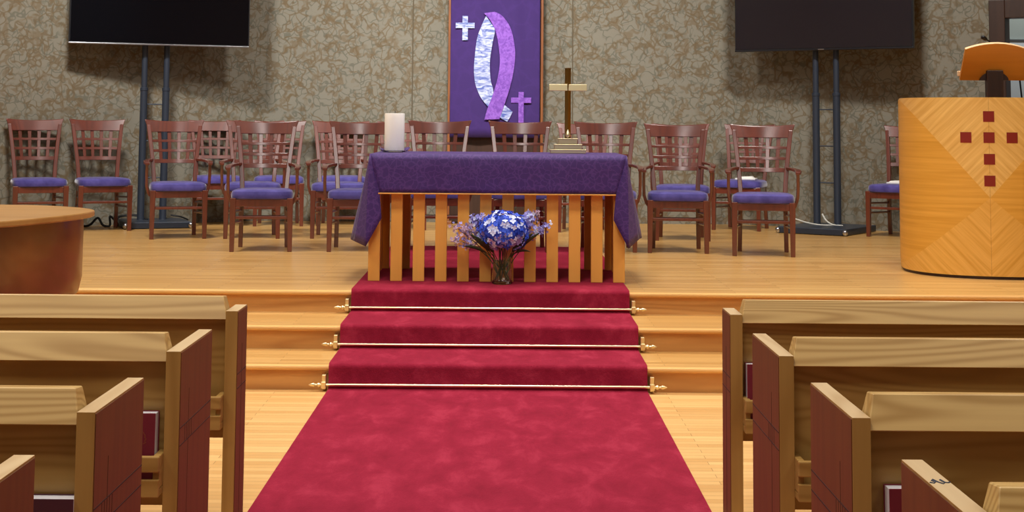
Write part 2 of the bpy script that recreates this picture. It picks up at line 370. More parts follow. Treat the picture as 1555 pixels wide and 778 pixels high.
# ------------------------------------------------------------------ chairs
def back_pt(u,v,off=0):
    """point on the bowed, raked and flared chair back; u in -1..1 across, v height above seat level"""
    z=v; k=(v-.44)/.56
    hw=.172+.058*max(k,0)**1.35
    y=.175+.125*max(k,0)+.006 + .034*(1-u*u)*min(1,max(k,0)*3)
    return (u*hw,y+off,z)
def make_chair(arms):
    r=empty('lattice_back_chair',(0,0,0),0,'x','chair','lattice back chairs on the platform')
    # cushion
    b=MB(); N=40
    def ring(s,z,dy=0):
        out=[]
        for i in range(N):
            a=2*PI*i/N; c,sn=math.cos(a),math.sin(a); e=2/4.5
            x=math.copysign(abs(c)**e,c); y=math.copysign(abs(sn)**e,sn)
            w=.247-.03*(y+1)/2
            out.append((x*w*s,-.02+y*.228*s+dy,z))
        return out
    b.rings([ring(.93,.398),ring(.985,.405),ring(1,.420),ring(.998,.440),ring(.975,.457),ring(.89,.468),ring(.6,.474),ring(.2,.476)])
    b.build('seat_cushion',M['seat'],r)
    # apron
    b=MB(); z0,z1=.345,.398
    b.hexa([(-.205,-.225,z0),(.205,-.225,z0),(.205,-.203,z0),(-.205,-.203,z0),(-.205,-.225,z1),(.205,-.225,z1),(.205,-.203,z1),(-.205,-.203,z1)])
    for s in (-1,1):
        P_=[(s*.222,-.21),(s*.2,-.21),(s*.165,.18),(s*.187,.18)]
        if s<0: P_=P_[::-1]
        b.prism(P_[::-1],z0,z1,'z')
    b.box(-.165,.165,.165,.187,z0,z1); b.build('seat_frame',M['cherry'],r,.003)
    for s in (-1,1):
        b=MB(); b.bar((s*.219,-.21,0),(s*.216,-.212,.408),(.034,.034),(.046,.044)); b.build('leg',M['cherry'],r,.004)
        # rear leg runs on as the back post, flaring outward and raked
        b=MB(); rings=[]
        for z in (0,.15,.3,.44,.55,.66,.77,.88,.955):
            if z<.44: x=.172+.010*(1-z/.44); y=.181+.05*(1-z/.44)**1.6; 
            else: x,y,_=back_pt(1,z); y-=.000
            x*=s; w=.034 if z<.44 else .036-.006*(z-.44); d=.034 if z>.3 else .030
            rings.append([(x-w/2,y-d/2,z),(x+w/2,y-d/2,z),(x+w/2,y+d/2,z),(x-w/2,y+d/2,z)])
        b.rings(rings,0,False); b.build('leg',M['cherry'],r,.004)
    # crest rail
    b=MB()
    def crest(u,v):
        uu=2*u-1; z=.893+v*(.094+.016*uu*uu); x,y,_=back_pt(uu,z,-.014); x*=1.02+.10*v; return (x,y-.004*abs(uu),z)
    b.slab(crest,16,4,(0,1,.0),.028); b.build('crest_rail',M['cherry'],r,.005)
    # lattice: two inner rails + bottom rail, four uprights
    b=MB()
    def strip_h(z0,z1):
        b.slab(lambda u,v:back_pt((2*u-1)*.97,z0+v*(z1-z0),-.007),12,1,(0,1,0),.014)
    strip_h(.624,.658); strip_h(.720,.743); strip_h(.805,.827)
    b.build('lattice_rail',M['cherry'],r,.0025)
    b=MB()
    for k in range(4):
        u0=-.6+.4*k
        b.slab(lambda u,v:back_pt(u0+(2*u-1)*.074,.64+v*.265,-.0055),1,6,(0,1,0),.011)
    b.build('lattice_slat',M['cherry'],r,.002)
    # stretchers
    b=MB(); b.box(-.205,.205,-.219,-.203,.248,.270); b.build('stretcher',M['cherry'],r,.003)
    b=MB(); b.box(-.175,.175,.188,.202,.232,.252); b.build('stretcher',M['cherry'],r,.003)
    for s in (-1,1):
        b=MB()
        for z in (.215,.30):
            b.tube([(s*.216,-.205,z),(s*.178,.195,z-.01)],.009,8)
        b.build('stretcher',M['cherry'],r)
    if arms:
        for s in (-1,1):
            b=MB(); x0,y0,_=back_pt(1,.655)
            pts=[(x0+.004,y0-.01,.655),(.232,.10,.652),(.262,-.02,.645),(.268,-.115,.638),(.262,-.165,.628)]
            rings=[]
            for (x,y,z),w in zip(pts,(.026,.034,.044,.046,.036)):
                rings.append([(s*(x-w/2),y,z-.011),(s*(x+w/2),y,z-.011),(s*(x+w/2),y,z+.011),(s*(x-w/2),y,z+.011)])
            if s<0: rings=[q[::-1] for q in rings]
            b.rings(rings,0,False)
            rings=[]
            for (x,y,z),w in zip([(.262,-.13,.64),(.264,-.118,.54),(.261,-.105,.44),(.242,-.10,.375),(.226,-.10,.352)],(.03,.028,.030,.034,.03)):
                rings.append([(s*(x-.012),y-w/2,z),(s*(x+.012),y-w/2,z),(s*(x+.012),y+w/2,z),(s*(x-.012),y+w/2,z)])
            if s<0: rings=[q[::-1] for q in rings]
            b.rings(rings[::-1],0,False); b.build('armrest',M['cherry'],r,.004)
    return r
protos={0:make_chair(0),1:make_chair(1)}; used={0:False,1:False}
CH=[ # x, y of the middle of the front feet, yaw, arms, label
 (-4.09,13.50,25,0,'red brown lattice back chair at the far left by the wall, behind the piano'),
 (-3.57,13.70,25,0,'armless lattice back chair between the far left chair and the left screen stand'),
 (-2.735,12.88,18,1,'armchair with lattice back standing in front of the left screen stand'),
 (-2.70,14.46,16,0,'lattice back chair near the back wall, half hidden right of the left screen stand'),
 (-1.85,11.70,6,1,'front armchair of the three chairs lined up left of the altar, nearest the steps'),
 (-2.13,12.97,8,1,'middle armchair of the three lined up between left screen and altar column'),
 (-2.136,14.52,8,0,'rearmost chair by the wall behind the two armchairs lined up left of centre'),
 (-1.115,11.76,4,1,'front armchair partly behind the left corner of the purple altar cloth'),
 (-1.408,13.06,5,1,'second armchair just behind the one at the left corner of the purple cloth'),
 (-1.55,14.62,5,0,'rear chair against the wall, last of the three at the left altar corner'),
 (-.946,14.15,2,0,'chair by the back wall showing behind the white pillar candle'),
 (-.507,11.75,1,1,'lattice back chair behind the altar just right of the white candle'),
 (.123,11.72,-1,1,'lattice back chair behind the altar below the purple banner'),
 (.735,14.0,-3,0,'chair by the back wall showing behind the brass cross'),
 (.795,11.76,-3,1,'armchair behind the right end of the altar, right of the brass cross'),
 (1.359,11.86,-4,1,'front armchair standing just right of the purple altar cloth'),
 (1.54,13.10,-5,1,'armchair directly behind the one just right of the altar cloth'),
 (2.20,14.42,-24,0,'armless chair by the wall with white paper on its seat, left of right screen'),
 (1.982,11.63,-9,1,'front armchair standing nearest the right screen stand'),
 (3.476,13.66,-35,0,'chair at far right half hidden behind the wooden pulpit, paper on seat')]
chair_objs=[]
for x,y,a,arm,lab in CH:
    o=protos[arm] if not used[arm] else copy_tree(protos[arm]); used[arm]=True
    t=R(a); o.location=(x-math.sin(t)*.21,y+math.cos(t)*.21,P); o.rotation_euler=(0,0,t); o['label']=lab; chair_objs.append(o)
    if abs(x)<.8 and y<12: o.location.z=P+CT   # these stand on the carpet
def seat_paper(i,dx,dy,rz,w,d,lab):
    c=chair_objs[i]; m=Matrix.Translation(c.location)@Matrix.Rotation(c.rotation_euler.z,4,'Z')
    p=m@Vector((dx,dy,.477))
    b=MB(); b.box(-w/2,w/2,-d/2,d/2,0,.012); b.prism([(-w/2+.01,.012),(w/2-.02,.012),(w/2-.04,.030),(-w/2+.03,.024)],-d/2+.02,d/2-.03,'y')
    tag(b.build('service_leaflet',M['paper'],loc=p,rz=c.rotation_euler.z+rz),lab,'leaflet','white papers left on chair seats')
seat_paper(17,.06,-.06,.1,.19,.15,'folded white paper lying on the chair left of the right screen stand')
seat_paper(19,.02,-.04,-.1,.2,.15,'white paper lying on the chair half behind the pulpit')

# ------------------------------------------------------------------ altar table
TX0,TX1,TY0,TY1=-.837,.760,9.53,10.36; TZ=P+CT
alt=empty('communion_table',((TX0+TX1)/2,(TY0+TY1)/2,TZ),0,'golden wood altar table with open slatted sides under a purple cloth','table')
cx_,cy_=alt.location.x,alt.location.y; HX=(TX1-TX0)/2; HY=(TY1-TY0)/2; TH=1.182-TZ
b=MB(); b.box(-HX,HX,-HY,HY,TH-.035,TH-.003); b.build('tabletop',M['table_wood'],alt,.003)
b=MB(); b.box(-HX+.0,HX-.0,-HY-.012,-HY+.018,.538,TH-.036); b.box(-HX+.06,HX-.06,-HY-.058,-HY-.012,.5385,.5475); b.build('front_rail',M['table_wood'],alt,.003)
b=MB(); b.box(-HX+.0,HX-.0,HY-.03,HY,.55,TH-.036); b.build('rear_rail',M['table_wood'],alt,.003)
for s in (-1,1):
    b=MB(); b.box(s*(HX-.015)-.015,s*(HX-.015)+.015,-HY+.02,HY-.03,.55,TH-.036); b.build('side_rail',M['table_wood'],alt,.003)
pitch=(2*HX-.072)/11
for i in range(12):
    x=-HX+i*pitch; b=MB(); b.box(x,x+.072,-HY,-HY+.03,0,.538); b.build('slat',M['table_wood'],alt,.003)
for i in (0,1,10,11):
    x=-HX+i*pitch; b=MB(); b.box(x,x+.072,HY-.03,HY,0,.55); b.build('slat',M['table_wood'],alt,.003)
for s in (-1,1):
    for k in range(5):
        y=-HY+.09+k*(2*HY-.24)/4; b=MB(); b.box(s*(HX-.015)-.015,s*(HX-.015)+.015,y-.0,y+.07,0,.55); b.build('slat',M['table_wood'],alt,.003)

def altar_cloth():
    b=MB(); zt=1.186; xl,xr=-.832,.768; yf,yb=9.498,10.40
    wv=lambda x:.004*math.sin(x*13)+.003*math.sin(x*29+1)
    b.grid(lambda u,v:(xl+(xr-xl)*u,yf+(yb-yf)*v,zt+.0006*math.sin(u*40)*math.sin(v*23)),40,20)
    aL,aR=-.769,.702
    # front fall
    b.grid(lambda u,v:((xl+(xr-xl)*u)*(1-v)+(aL+(aR-aL)*u)*v,yf-.010*min(1,v*4)-.006*v+wv(aL+1.5*u)*v,zt-.006*(v>0)-v*.235),60,8,0,True,True)
    # back fall
    b.grid(lambda u,v:(xl+(xr-xl)*u,yb+.012*min(1,v*4)+wv(u*1.6)*v,zt-v*.24),40,6)
    for sg,x0,A,A2,C,D in ((-1,xl,(aL,9.482,.948),(-.752,9.462,.79),(-.846,9.455,.617),(-.936,9.56,.645)),
                          (1,xr,(aR,9.482,.948),(.684,9.462,.79),(.776,9.455,.616),(.852,9.56,.668))):
        P0=Vector((x0,yf,zt)); key=[Vector(q) for q in (A,A2,C,D)]
        def hem(s):
            k=s*3; i=min(2,int(k)); f=k-i; return key[i].lerp(key[i+1],f)
        def cone(u,v):
            h=hem(u); p=P0.lerp(h,v); bulge=math.sin(PI*v)*.012*math.sin(PI*u); p.y-=bulge; p.x+=sg*bulge*.3; return p
        b.grid(cone,18,10,0,True,sg<0)
        # side fall from D back to the rear corner
        E=Vector((D[0]-sg*.02,10.33,D[2]+.0)); Pb=Vector((x0,yb,zt))
        def side(u,v):
            t=P0.lerp(Pb,u); h=key[3].lerp(E,u); p=t.lerp(h,v); p.x+=sg*(.012*math.sin(u*11)*v+.02*math.sin(PI*v*.5)*(0 if u in(0,) else min(1,u*6))); return p
        b.grid(side,24,10,0,True,sg>0)
        Eb=Vector((x0-sg*.06,yb+.012,zt-.24))
        def rear(u,v):
            h=E.lerp(Eb,u); return Pb.lerp(h,v)
        b.grid(rear,8,8,0,True,sg>0)
    o=b.build('altar_cloth',M['brocade'],solid=.002); tag(o,'purple brocade cloth draped over the altar table with hanging pointed corners','tablecloth')
altar_cloth()
ZC=1.1875
# pillar candle and dish
b=MB(); b.lathe([(.064,.0),(.0655,.004),(.0655,.238),(.064,.243),(.058,.2435),(.054,.238),(.01,.237)],40); 
cd=empty('pillar_candle',(-.716,9.98,ZC+.010),0,'thick ivory pillar candle standing in a glass dish on the altar','candle')
b.build('wax_body',M['wax'],cd); b=MB(); b.tube([(0,0,.236),(.002,0,.252),(.004,0,.258)],.002,8); b.build('wick',M['ink'],cd)
b=MB(); b.lathe([(.001,0),(.07,0),(.085,.006),(.1,.024),(.104,.034),(.100,.034),(.094,.024),(.08,.0095),(.066,.0075),(.001,.0075)],40,cap=False)
tag(b.build('glass_dish',M['dish'],loc=(-.716,9.98,ZC)),'shallow clear glass dish under the ivory pillar candle','dish')
b=MB(); b.lathe([(.001,0),(.026,0),(.029,.004),(.033,.052),(.030,.052),(.0265,.007),(.001,.006)],28,cap=False)
tag(b.build('glass_votive',M['dish'],loc=(-.832+.045,10.20,ZC)),'small clear glass cup behind the left of the pillar candle','cup')
# brass cross
xc,yc=.424,10.08
cr=empty('altar_cross',(xc,yc,ZC),0,'brass cross on a stepped base standing on the altar','cross')
for nme,w,d,z0,z1 in (('base_step',.116,.095,0,.026),('base_step',.089,.07,.026,.06),('base_step',.061,.047,.06,.098)):
    b=MB(); b.box(-w,w,-d,d,z0,z1); b.box(-w-.004,w+.004,-d-.004,d+.004,z1-.007,z1); b.build(nme,M['brass'],cr,.002)
b=MB(); q=.021; b.prism([(0,-q),(q,0),(0,q),(-q,0)],.098,.558,'z'); b.prism([(0,-q-.003),(q+.003,0),(0,q+.003),(-q-.003,0)],.558,.564,'z'); b.build('upright',M['brass_dark_reflection'],cr,.002)
b=MB(); b.hexa([(-.125,-.018,.412),(.125,-.018,.412),(.125,.018,.412),(-.125,.018,.412),(-.125,-.015,.455),(.125,-.015,.455),(.125,.018,.455),(-.125,.018,.455)]); b.build('crossbar',M['brass'],cr,.002)
b=MB(); b.lathe([(.003,0),(.012,.006),(.017,.018),(.014,.032),(.006,.048),(.001,.058)],20,(0,-.034,.098)); b.build('glint_shape',M['brass'],cr)  # teardrop added to stand for a glint at the shaft foot

# ------------------------------------------------------------------ vase and flowers
VX,VY,VZ=-.003,9.42,TZ
b=MB(); b.lathe([(.001,0),(.058,0),(.063,.006),(.062,.05),(.057,.11),(.056,.15),(.062,.20),(.070,.225),(.067,.225),(.059,.2),(.053,.15),(.054,.11),(.058,.05),(.058,.018),(.05,.014),(.001,.013)],40,cap=False)
vs=tag(b.build('glass_vase',M['glass'],loc=(VX,VY,VZ)),'clear glass vase of flowers on the red carpet before the altar','vase')
b=MB(); b.lathe([(.001,.0145),(.05,.0155),(.0572,.02),(.0572,.05),(.0534,.11),(.0524,.14),(.001,.1405)],36,cap=False); b.build('water',M['water'],vs)
def floret(b,p,n,s,mi,petals=4):
    n=Vector(n).normalized(); a=n.orthogonal().normalized(); c=n.cross(a); ph=random.random()*PI
    for k in range(petals):
        t=ph+2*PI*k/petals; d=a*math.cos(t)+c*math.sin(t); e=n.cross(d)
        q=[p+n*s*.1,p+d*s*.55+e*s*.42+n*s*.22,p+d*s+n*s*(.05+.3*random.random()),p+d*s*.55-e*s*.42+n*s*.22, p+d*s*.5-n*s*.15]
        i=b.add(q); b.face([i,i+1,i+2],mi,True); b.face([i,i+2,i+3],mi,True); b.face([i,i+4,i+1],mi,True); b.face([i+1,i+4,i+2],mi,True); b.face([i+2,i+4,i+3],mi,True); b.face([i+3,i+4,i],mi,True)
# big blue head
hy=empty('blue_hydrangea',(VX,VY,VZ),0,'large round deep blue flower head in the middle of the glass vase','flower')
b=MB(); C0=Vector((0.008,-.045,.325)); rr=Vector((.146,.125,.120)); N=400
for i in range(N):
    z=1-2*(i+.5)/N; ph=i*2.39996; q=math.sqrt(1-z*z); n=Vector((q*math.cos(ph),q*math.sin(ph),z))
    if n.z<-.86: continue
    jit=1+random.uniform(-.14,.07)+.06*math.sin(n.x*5)*math.cos(n.z*4+n.y*3); p=C0+Vector((n.x*rr.x,n.y*rr.y,n.z*rr.z))*jit
    mi=1 if random.random()<.30 else (2 if random.random()<(.06 if n.z>-.35 else .8) else 0)
    floret(b,p,n+Vector((random.uniform(-.4,.4),random.uniform(-.4,.4),random.uniform(-.4,.4))),random.uniform(.015,.021)*(1.0 if mi else 1.1),mi)
b.build('petals',[M['blue'],M['paleblue'],M['lav']],hy)
b=MB(); 
NS=20; b.rings([[tuple(C0+Vector((rr.x*.8*math.sin(t)*math.cos(2*PI*i/NS),rr.y*.8*math.sin(t)*math.sin(2*PI*i/NS),-rr.z*.8*math.cos(t)))) for i in range(NS)] for t in [.15+.26*k for k in range(11)]]); b.build('flower_core',M['blue'],hy)
b=MB()
for k in range(7):
    a=k*.9; b.tube([(.033*math.cos(a),.033*math.sin(a),.022),(.018*math.cos(a+2.2),.018*math.sin(a+2.2),.15),(.02*math.cos(a+2.6),-.02+.02*math.sin(a+2.6),.23)],.0035,6)
b.build('stem',M['stem'],hy)
def cg(q): return max(-1.5*q,min(1.5*q,random.gauss(0,q)))
def spray(x,z,y,mats,n,lab,spread=.05,s=.012):
    z-=.02; s*=1.15; y+=.03; x*=1.10; spread*=.95
    o=empty('flower_spray',(VX,VY,VZ),0,lab,'flower','filler sprays around the blue flower')
    tip=Vector((x,y,z)); root=Vector((.02*math.copysign(1,x),0,.06)); mid=Vector((x*.36,y*.4-.0,.24))
    f=lambda t:(root*(1-t)**2+mid*2*t*(1-t)+tip*t*t)
    b=MB(); b.tube([f(i/8) for i in range(9)],[.003]*6+[.002,.0018,.0012],6); b.build('stem',M['stem'],o)
    b=MB(); 
    for i in range(n):
        t=.68+.34*(i/n); w=spread*(1.15-abs(t-.8)*1.6); q=f(t)+Vector((cg(w*.5),cg(w*.4),cg(w*.5)))
        floret(b,q,(random.uniform(-1,1),random.uniform(-1.4,.3),random.uniform(-.2,1)),s*random.uniform(.75,1.2),0 if random.random()<.7 else 1)
    b.build('petals',mats,o)
L_,K_=[M['lav'],M['paleblue']],[M['pink'],M['lav']]
spray(-.150,.415,-.03,L_,150,'tall lavender flower spray left of the blue flower head',.058,.013)
spray(-.215,.36,-.05,K_,90,'pinkish lavender spray reaching left of the blue flower head',.05,.011)
spray(-.285,.375,-.02,K_,40,'thin pale spray at the far upper left of the bouquet',.035,.010)
spray(-.27,.285,-.07,K_,46,'low pale pink spray at the lower left of the bouquet',.038,.011)
spray(.150,.43,-.03,L_,150,'tall lavender flower spray right of the blue flower head',.055,.013)
spray(.195,.455,-.0,K_,70,'pink tinged spray rising at the upper right of the bouquet',.04,.010)
spray(.262,.385,-.05,L_,50,'small lavender spray at the far right of the bouquet',.036,.012)
def leaf(x,z,y,w,lab):
    o=empty('leaf_sprig',(VX,VY,VZ),0,lab,'leaf','green leaves of the bouquet')
    root=Vector((.015*math.copysign(1,x),0,.1)); mid=Vector((x*.4,y*.5,.235+.0)); tip=Vector((x,y,z))
    f=lambda t:(root*(1-t)**2+mid*2*t*(1-t)+tip*t*t)
    def g(u,v):
        t=.42+.58*v; p=f(t); d=(f(min(1,t+.02))-f(t-.02)).normalized(); n=d.cross(Vector((0,1,.35))).normalized()
        ww=w*math.sin(PI*min(1,.06+.94*v))**.8*(1 if v<1 else 0); return p+n*ww*(u-.5)*2+Vector((0,-.25*ww*(1-abs(u-.5)*2),0))
    b=MB(); b.grid(g,4,10); b.build('blade',M['leaf'],o,solid=.001)
    b=MB(); b.tube([f(i/8) for i in range(7)],.0025,6); b.build('stem',M['stem'],o)
leaf(-.20,.305,-.06,.016,'dark leaf pointing left in the bouquet, upper of the left pair')
leaf(-.245,.232,-.06,.010,'thin dark leaf pointing left, lowest of the bouquet')
leaf(-.13,.265,-.10,.018,'short dark leaf under the left side of the blue flower head')
leaf(.19,.315,-.06,.017,'green leaf pointing right in the bouquet, upper of the right pair')
leaf(.235,.32,-.05,.010,'thin green leaf reaching furthest right in the bouquet')
leaf(.15,.29,-.10,.017,'green leaf close under the right side of the blue flower head')
leaf(.175,.20,-.05,.008,'thin dark leaf drooping at the lower right of the bouquet')
leaf(.085,.485,.0,.006,'thin upright leaf above the right of the blue flower head')

# ------------------------------------------------------------------ banner
def bx(u,v): return ((u-765.6)/152.6,2.606-v*.006555)
YB=15.02
fr=empty('banner_frame',(-.09,YB+.1,P),0,'wooden frame with a dark backing panel behind the purple banner','frame')
for x in (-.545,.375):
    b=MB(); b.box(x+.09-.014,x+.09+.014,-.03,.0,0,3.0-P); b.build('post',M['banner_wood'],fr,.004)
b=MB(); b.box(-.545+.09-.014,.375+.09+.014,-.03,.0,3.0-P,3.03-P); b.build('top_bar',M['banner_wood'],fr,.004)
b=MB(); b.box(-.441,.451,-.02,.02,.02,2.6); b.build('backing_panel',M['dark_wood'],fr,.003)
for x in (-.545,.375):
    b=MB(); b.box(x+.09-.04,x+.09+.04,-.16,.10,0,.03); b.build('foot',M['banner_wood'],fr,.004)
bn=empty('hanging_banner',(-.09,YB,1.236),0,'purple cloth banner with ribbon loop and two crosses on the back wall','banner')
b=MB(); Wb=.887
def bf(u,v):
    x=-Wb/2+Wb*u; return (x,.006*math.sin(u*15+v*1.5)+.004*math.sin(u*31+1),v*1.78)
b.grid(bf,60,20); b.build('cloth',M['banner'],bn,solid=.003)
b=MB(); b.tube([(-.47,.012,1.77),(.47,.012,1.77)],.012,10); b.build('hanging_rod',M['banner_wood'],bn)
def zp(pts): return [((660+x/3.384),(y/3.384)) for x,y in pts]
def local(p):
    x,z=bx(*p); return (x+.09,z-1.236)
def band(name,A,B,mat,y):
    """strip between two edge curves"""
    def samp(pts,t):
        k=t*(len(pts)-1); i=min(len(pts)-2,int(k)); f=k-i
        p0,p1,p2,p3=pts[max(i-1,0)],pts[i],pts[i+1],pts[min(i+2,len(pts)-1)]
        c=lambda a,b_,c_,d:.5*((2*b_)+(c_-a)*f+(2*a-5*b_+4*c_-d)*f*f+(3*b_-a-3*c_+d)*f**3)
        return (c(p0[0],p1[0],p2[0],p3[0]),c(p0[1],p1[1],p2[1],p3[1]))
    A=[local(p) for p in zp(A)]; B=[local(p) for p in zp(B)]
    def fn(u,v):
        a=samp(A,v); c=samp(B,v); x=a[0]*(1-u)+c[0]*u; z=a[1]*(1-u)+c[1]*u
        return (x,y-.0015*math.sin(z*70)-.0,z)
    b=MB(); b.slab(fn,6,40,(0,1,0),.004); return b.build(name,mat,bn)
band('ribbon_half',[(262,86),(238,140),(217,205),(206,300),(203,370),(212,440),(240,505),(275,548)],[(262,86),(290,125),(308,160),(296,230),(284,320),(288,410),(303,475),(290,545)],M['appl_white'],-.017)
band('ribbon_half',[(252,72),(285,110),(312,165),(328,240),(335,320),(325,400),(300,490),(275,555),(258,616)],[(306,64),(345,85),(385,140),(405,210),(413,285),(405,370),(385,460),(358,545),(335,613)],M['appl_violet'],-.022)
band('ribbon_tail',[(360,540),(349,572),(337,605)],[(402,575),(390,600),(375,626)],M['appl_white'],-.016)
def bcross(cu,cv,w,h,t,bar,mat):
    x0,z0=local((cu,cv)); s=.006555; b=MB(); y0,y1=-.018,-.012
    b.box(x0-t*s,x0+t*s,y0,y1,z0-h*s,z0+bar[0]*s); b.box(x0-w*s,x0-t*s,y0,y1,z0-t*s,z0+t*s); b.box(x0+t*s,x0+w*s,y0,y1,z0-t*s,z0+t*s)
    b.build('cross_patch',mat,bn,.001)
bcross(706,40,14.3,22.5,4.1,(14.5,),M['appl_white']); bcross(791.5,152.5,15.2,36,4.0,(12.5,),M['appl_violet'])

# ------------------------------------------------------------------ screens on stands
def screen_stand(name,px,py,yaw,W,bw,bd,bfront,tv_off,zb,lab,lab2,tvx=0,bo=0):
    t=R(yaw); r=empty('screen_stand',(px,py,P),t,lab,'stand')
    b=MB(); b.box(-bw/2+bo,bw/2+bo,-bfront,bd-bfront,.004,.062); b.build('base_plate',M['steel_dark'],r,.006)
    for s in (-1,1):
        b=MB(); b.lathe([(.001,-.026),(.014,-.025),(.023,-.012),(.026,0),(.023,.014),(.012,.024),(.001,.026)],16,(s*(bw/2-.004)+bo,-bfront+.004,.032)); b.build('corner_cap',M['silver'],r)
    for s in (-1,1):
        b=MB(); b.lathe([(.036,.062),(.034,.07),(.034,1.27),(.038,1.275),(.038,1.30),(.028,1.305),(.028,2.5),(.001,2.5)],20,(s*.103,0,0)); b.build('pole',M['steel_dark'],r)
    for z in (.455,.80,1.145):
        b=MB(); b.tube([(-.08,0,z),(.08,0,z)],.006,8); b.build('crossbar',M['steel_dark'],r)
    b=MB(); b.box(-.3,.3,-tv_off+.05,-.028,1.95,2.35); b.build('mount_plate',M['black'],r)
    tv=empty('wall_screen',(px+math.sin(t)*tv_off+math.cos(t)*tvx,py-math.cos(t)*tv_off+math.sin(t)*tvx,zb),t,lab2,'television','large black screens on stands')
    H=W*.565
    b=MB(); b.box(-W/2,W/2,.0,.045,0,H); b.build('housing',M['bezel'],tv,.006)
    b=MB(); b.box(-W/2+.012,W/2-.012,-.003,.002,.022,H-.012); b.build('display',M['screen' if tvx else 'screen_reflection'],tv)
    b=MB(); b.box(-W/2+.002,W/2-.002,-.006,.01,.0,.014); b.build('bottom_trim',M['silver' if tvx else 'bezel'],tv,.003)
    b=MB(); b.box(-.03,.03,-.008,-.002,.004,.012); b.build('badge',M['silver'],tv)
screen_stand('L',-3.315,14.42,22,1.685,.60,.60,.40,.14,2.085,'dark grey twin pole stand carrying the screen at the left','black flat screen on a twin pole stand at the left',.02)
screen_stand('R',3.06,14.42,-34,1.785,.66,.78,.52,.11,2.092,'dark grey twin pole stand carrying the screen at the right','black flat screen on a twin pole stand at the right, beside the pulpit',0,.05)
# cables
def cable(name,pts,r,mat,lab,group=None):
    P0=[Vector(p) for p in pts]; out=[]
    for i in range(len(P0)-1):
        p0,p1,p2,p3=P0[max(i-1,0)],P0[i],P0[i+1],P0[min(i+2,len(P0)-1)]
        for k in range(6):
            f=k/6; out.append(.5*((2*p1)+(p2-p0)*f+(2*p0-5*p1+4*p2-p3)*f*f+(3*p1-p0-3*p2+p3)*f**3))
    out.append(P0[-1]); b=MB(); b.tube(out,r,8); tag(b.build(name,mat),lab,'cable',group)
cable('power_cable',[(-4.0,14.2,P+.012),(-3.85,14.2,P+.014),(-3.77,14.22,P+.085),(-3.72,14.22,P+.02),(-3.66,14.24,P+.014),(-3.66,14.24,P+.10),(-3.60,14.28,P+.03),(-3.62,14.3,P+.012),(-3.60,14.34,P+.09),(-3.45,14.40,P+.10),(-3.34,14.38,P+.062)],.011,M['black'],'black power cable looped on the floor beside the left screen stand')
cable('signal_cable',[(-3.15,14.5,P+.10),(-3.05,14.48,P+.085),(-2.97,14.42,P+.062)],.008,M['black'],'short dark cable at the foot of the left screen stand, right of its poles')
cable('extension_cable',[(2.80,14.62,P+.10),(2.88,14.52,P+.075),(2.97,14.38,P+.062),(3.06,14.34,P+.06),(3.12,14.40,P+.058)],.008,M['white_cable'],'pale cable lying across the base of the right screen stand')
cable('data_cable',[(3.02,14.46,P+.16),(3.05,14.42,P+.10),(3.10,14.36,P+.066),(3.18,14.30,P+.06)],.008,M['white_cable'],'pale cable dropping between the poles of the right screen stand')

# ------------------------------------------------------------------ pulpit
PY_=R(-14); PP=(3.2,10.03,P)
pu=empty('pulpit',PP,PY_,'tall curved maple pulpit with a cross of dark red squares','pulpit')
a_,vf,n_=.565,.62,2.3
def plan(off=0,N=48):
    pts=[]
    for i in range(N+1):
        t=PI*i/N-PI/2 ; c,s=math.cos(t),math.sin(t)   # t from -90 (left) to 90 (right), front at 0
        u=math.copysign(abs(s)**(2/n_),s)*(a_-off); v=vf-abs(c)**(2/n_)*(vf-off); pts.append((u,v))
    return [(-a_+off,1.28)]+pts+[(a_-off,1.28)]
PH=1.19; o_=plan(); i_=plan(.03)
b=MB(); poly=o_+i_[::-1]
nn=len(o_); io=b.add([(x,y,.02) for x,y in o_]); it=b.add([(x,y,PH) for x,y in o_]); ib=b.add([(x,y,.02) for x,y in i_]); ii=b.add([(x,y,PH) for x,y in i_])
for k in range(nn-1):
    b.face([io+k,io+k+1,it+k+1,it+k],0,True); b.face([ib+k+1,ib+k,ii+k,ii+k+1],0,True); b.face([it+k,it+k+1,ii+k+1,ii+k],1); b.face([io+k+1,io+k,ib+k,ib+k+1],1)
for k in (0,nn-1): b.face([io+k,it+k,ii+k,ib+k] if k else [ib+k,ii+k,it+k,io+k],1)
b.build('body',[M['pulpit'],M['desk_edge']],pu)
b=MB(); ins=plan(.012); b.prism(ins,0,.02,'z'); b.build('plinth',M['dark_wood'],pu)
b=MB(); ins=plan(.0305); b.prism(ins,.14,.16,'z'); b.build('inner_floor',M['table_wood'],pu)
def front_v(u): return vf-(1-(abs(u)/a_)**n_)**(1/n_)*vf
for u,z in ((0,1.451),(-.146,1.312),(0,1.312),(.146,1.312),(0,1.170),(0,1.028)):
    z-=P; b=MB(); s=.035
    b.slab(lambda q,w:((u-s+2*s*q),front_v(u-s+2*s*q)-.0025,z-s+2*s*w),4,1,(0,1,0),.004); b.build('inlay_square',M['red_sq'],pu)
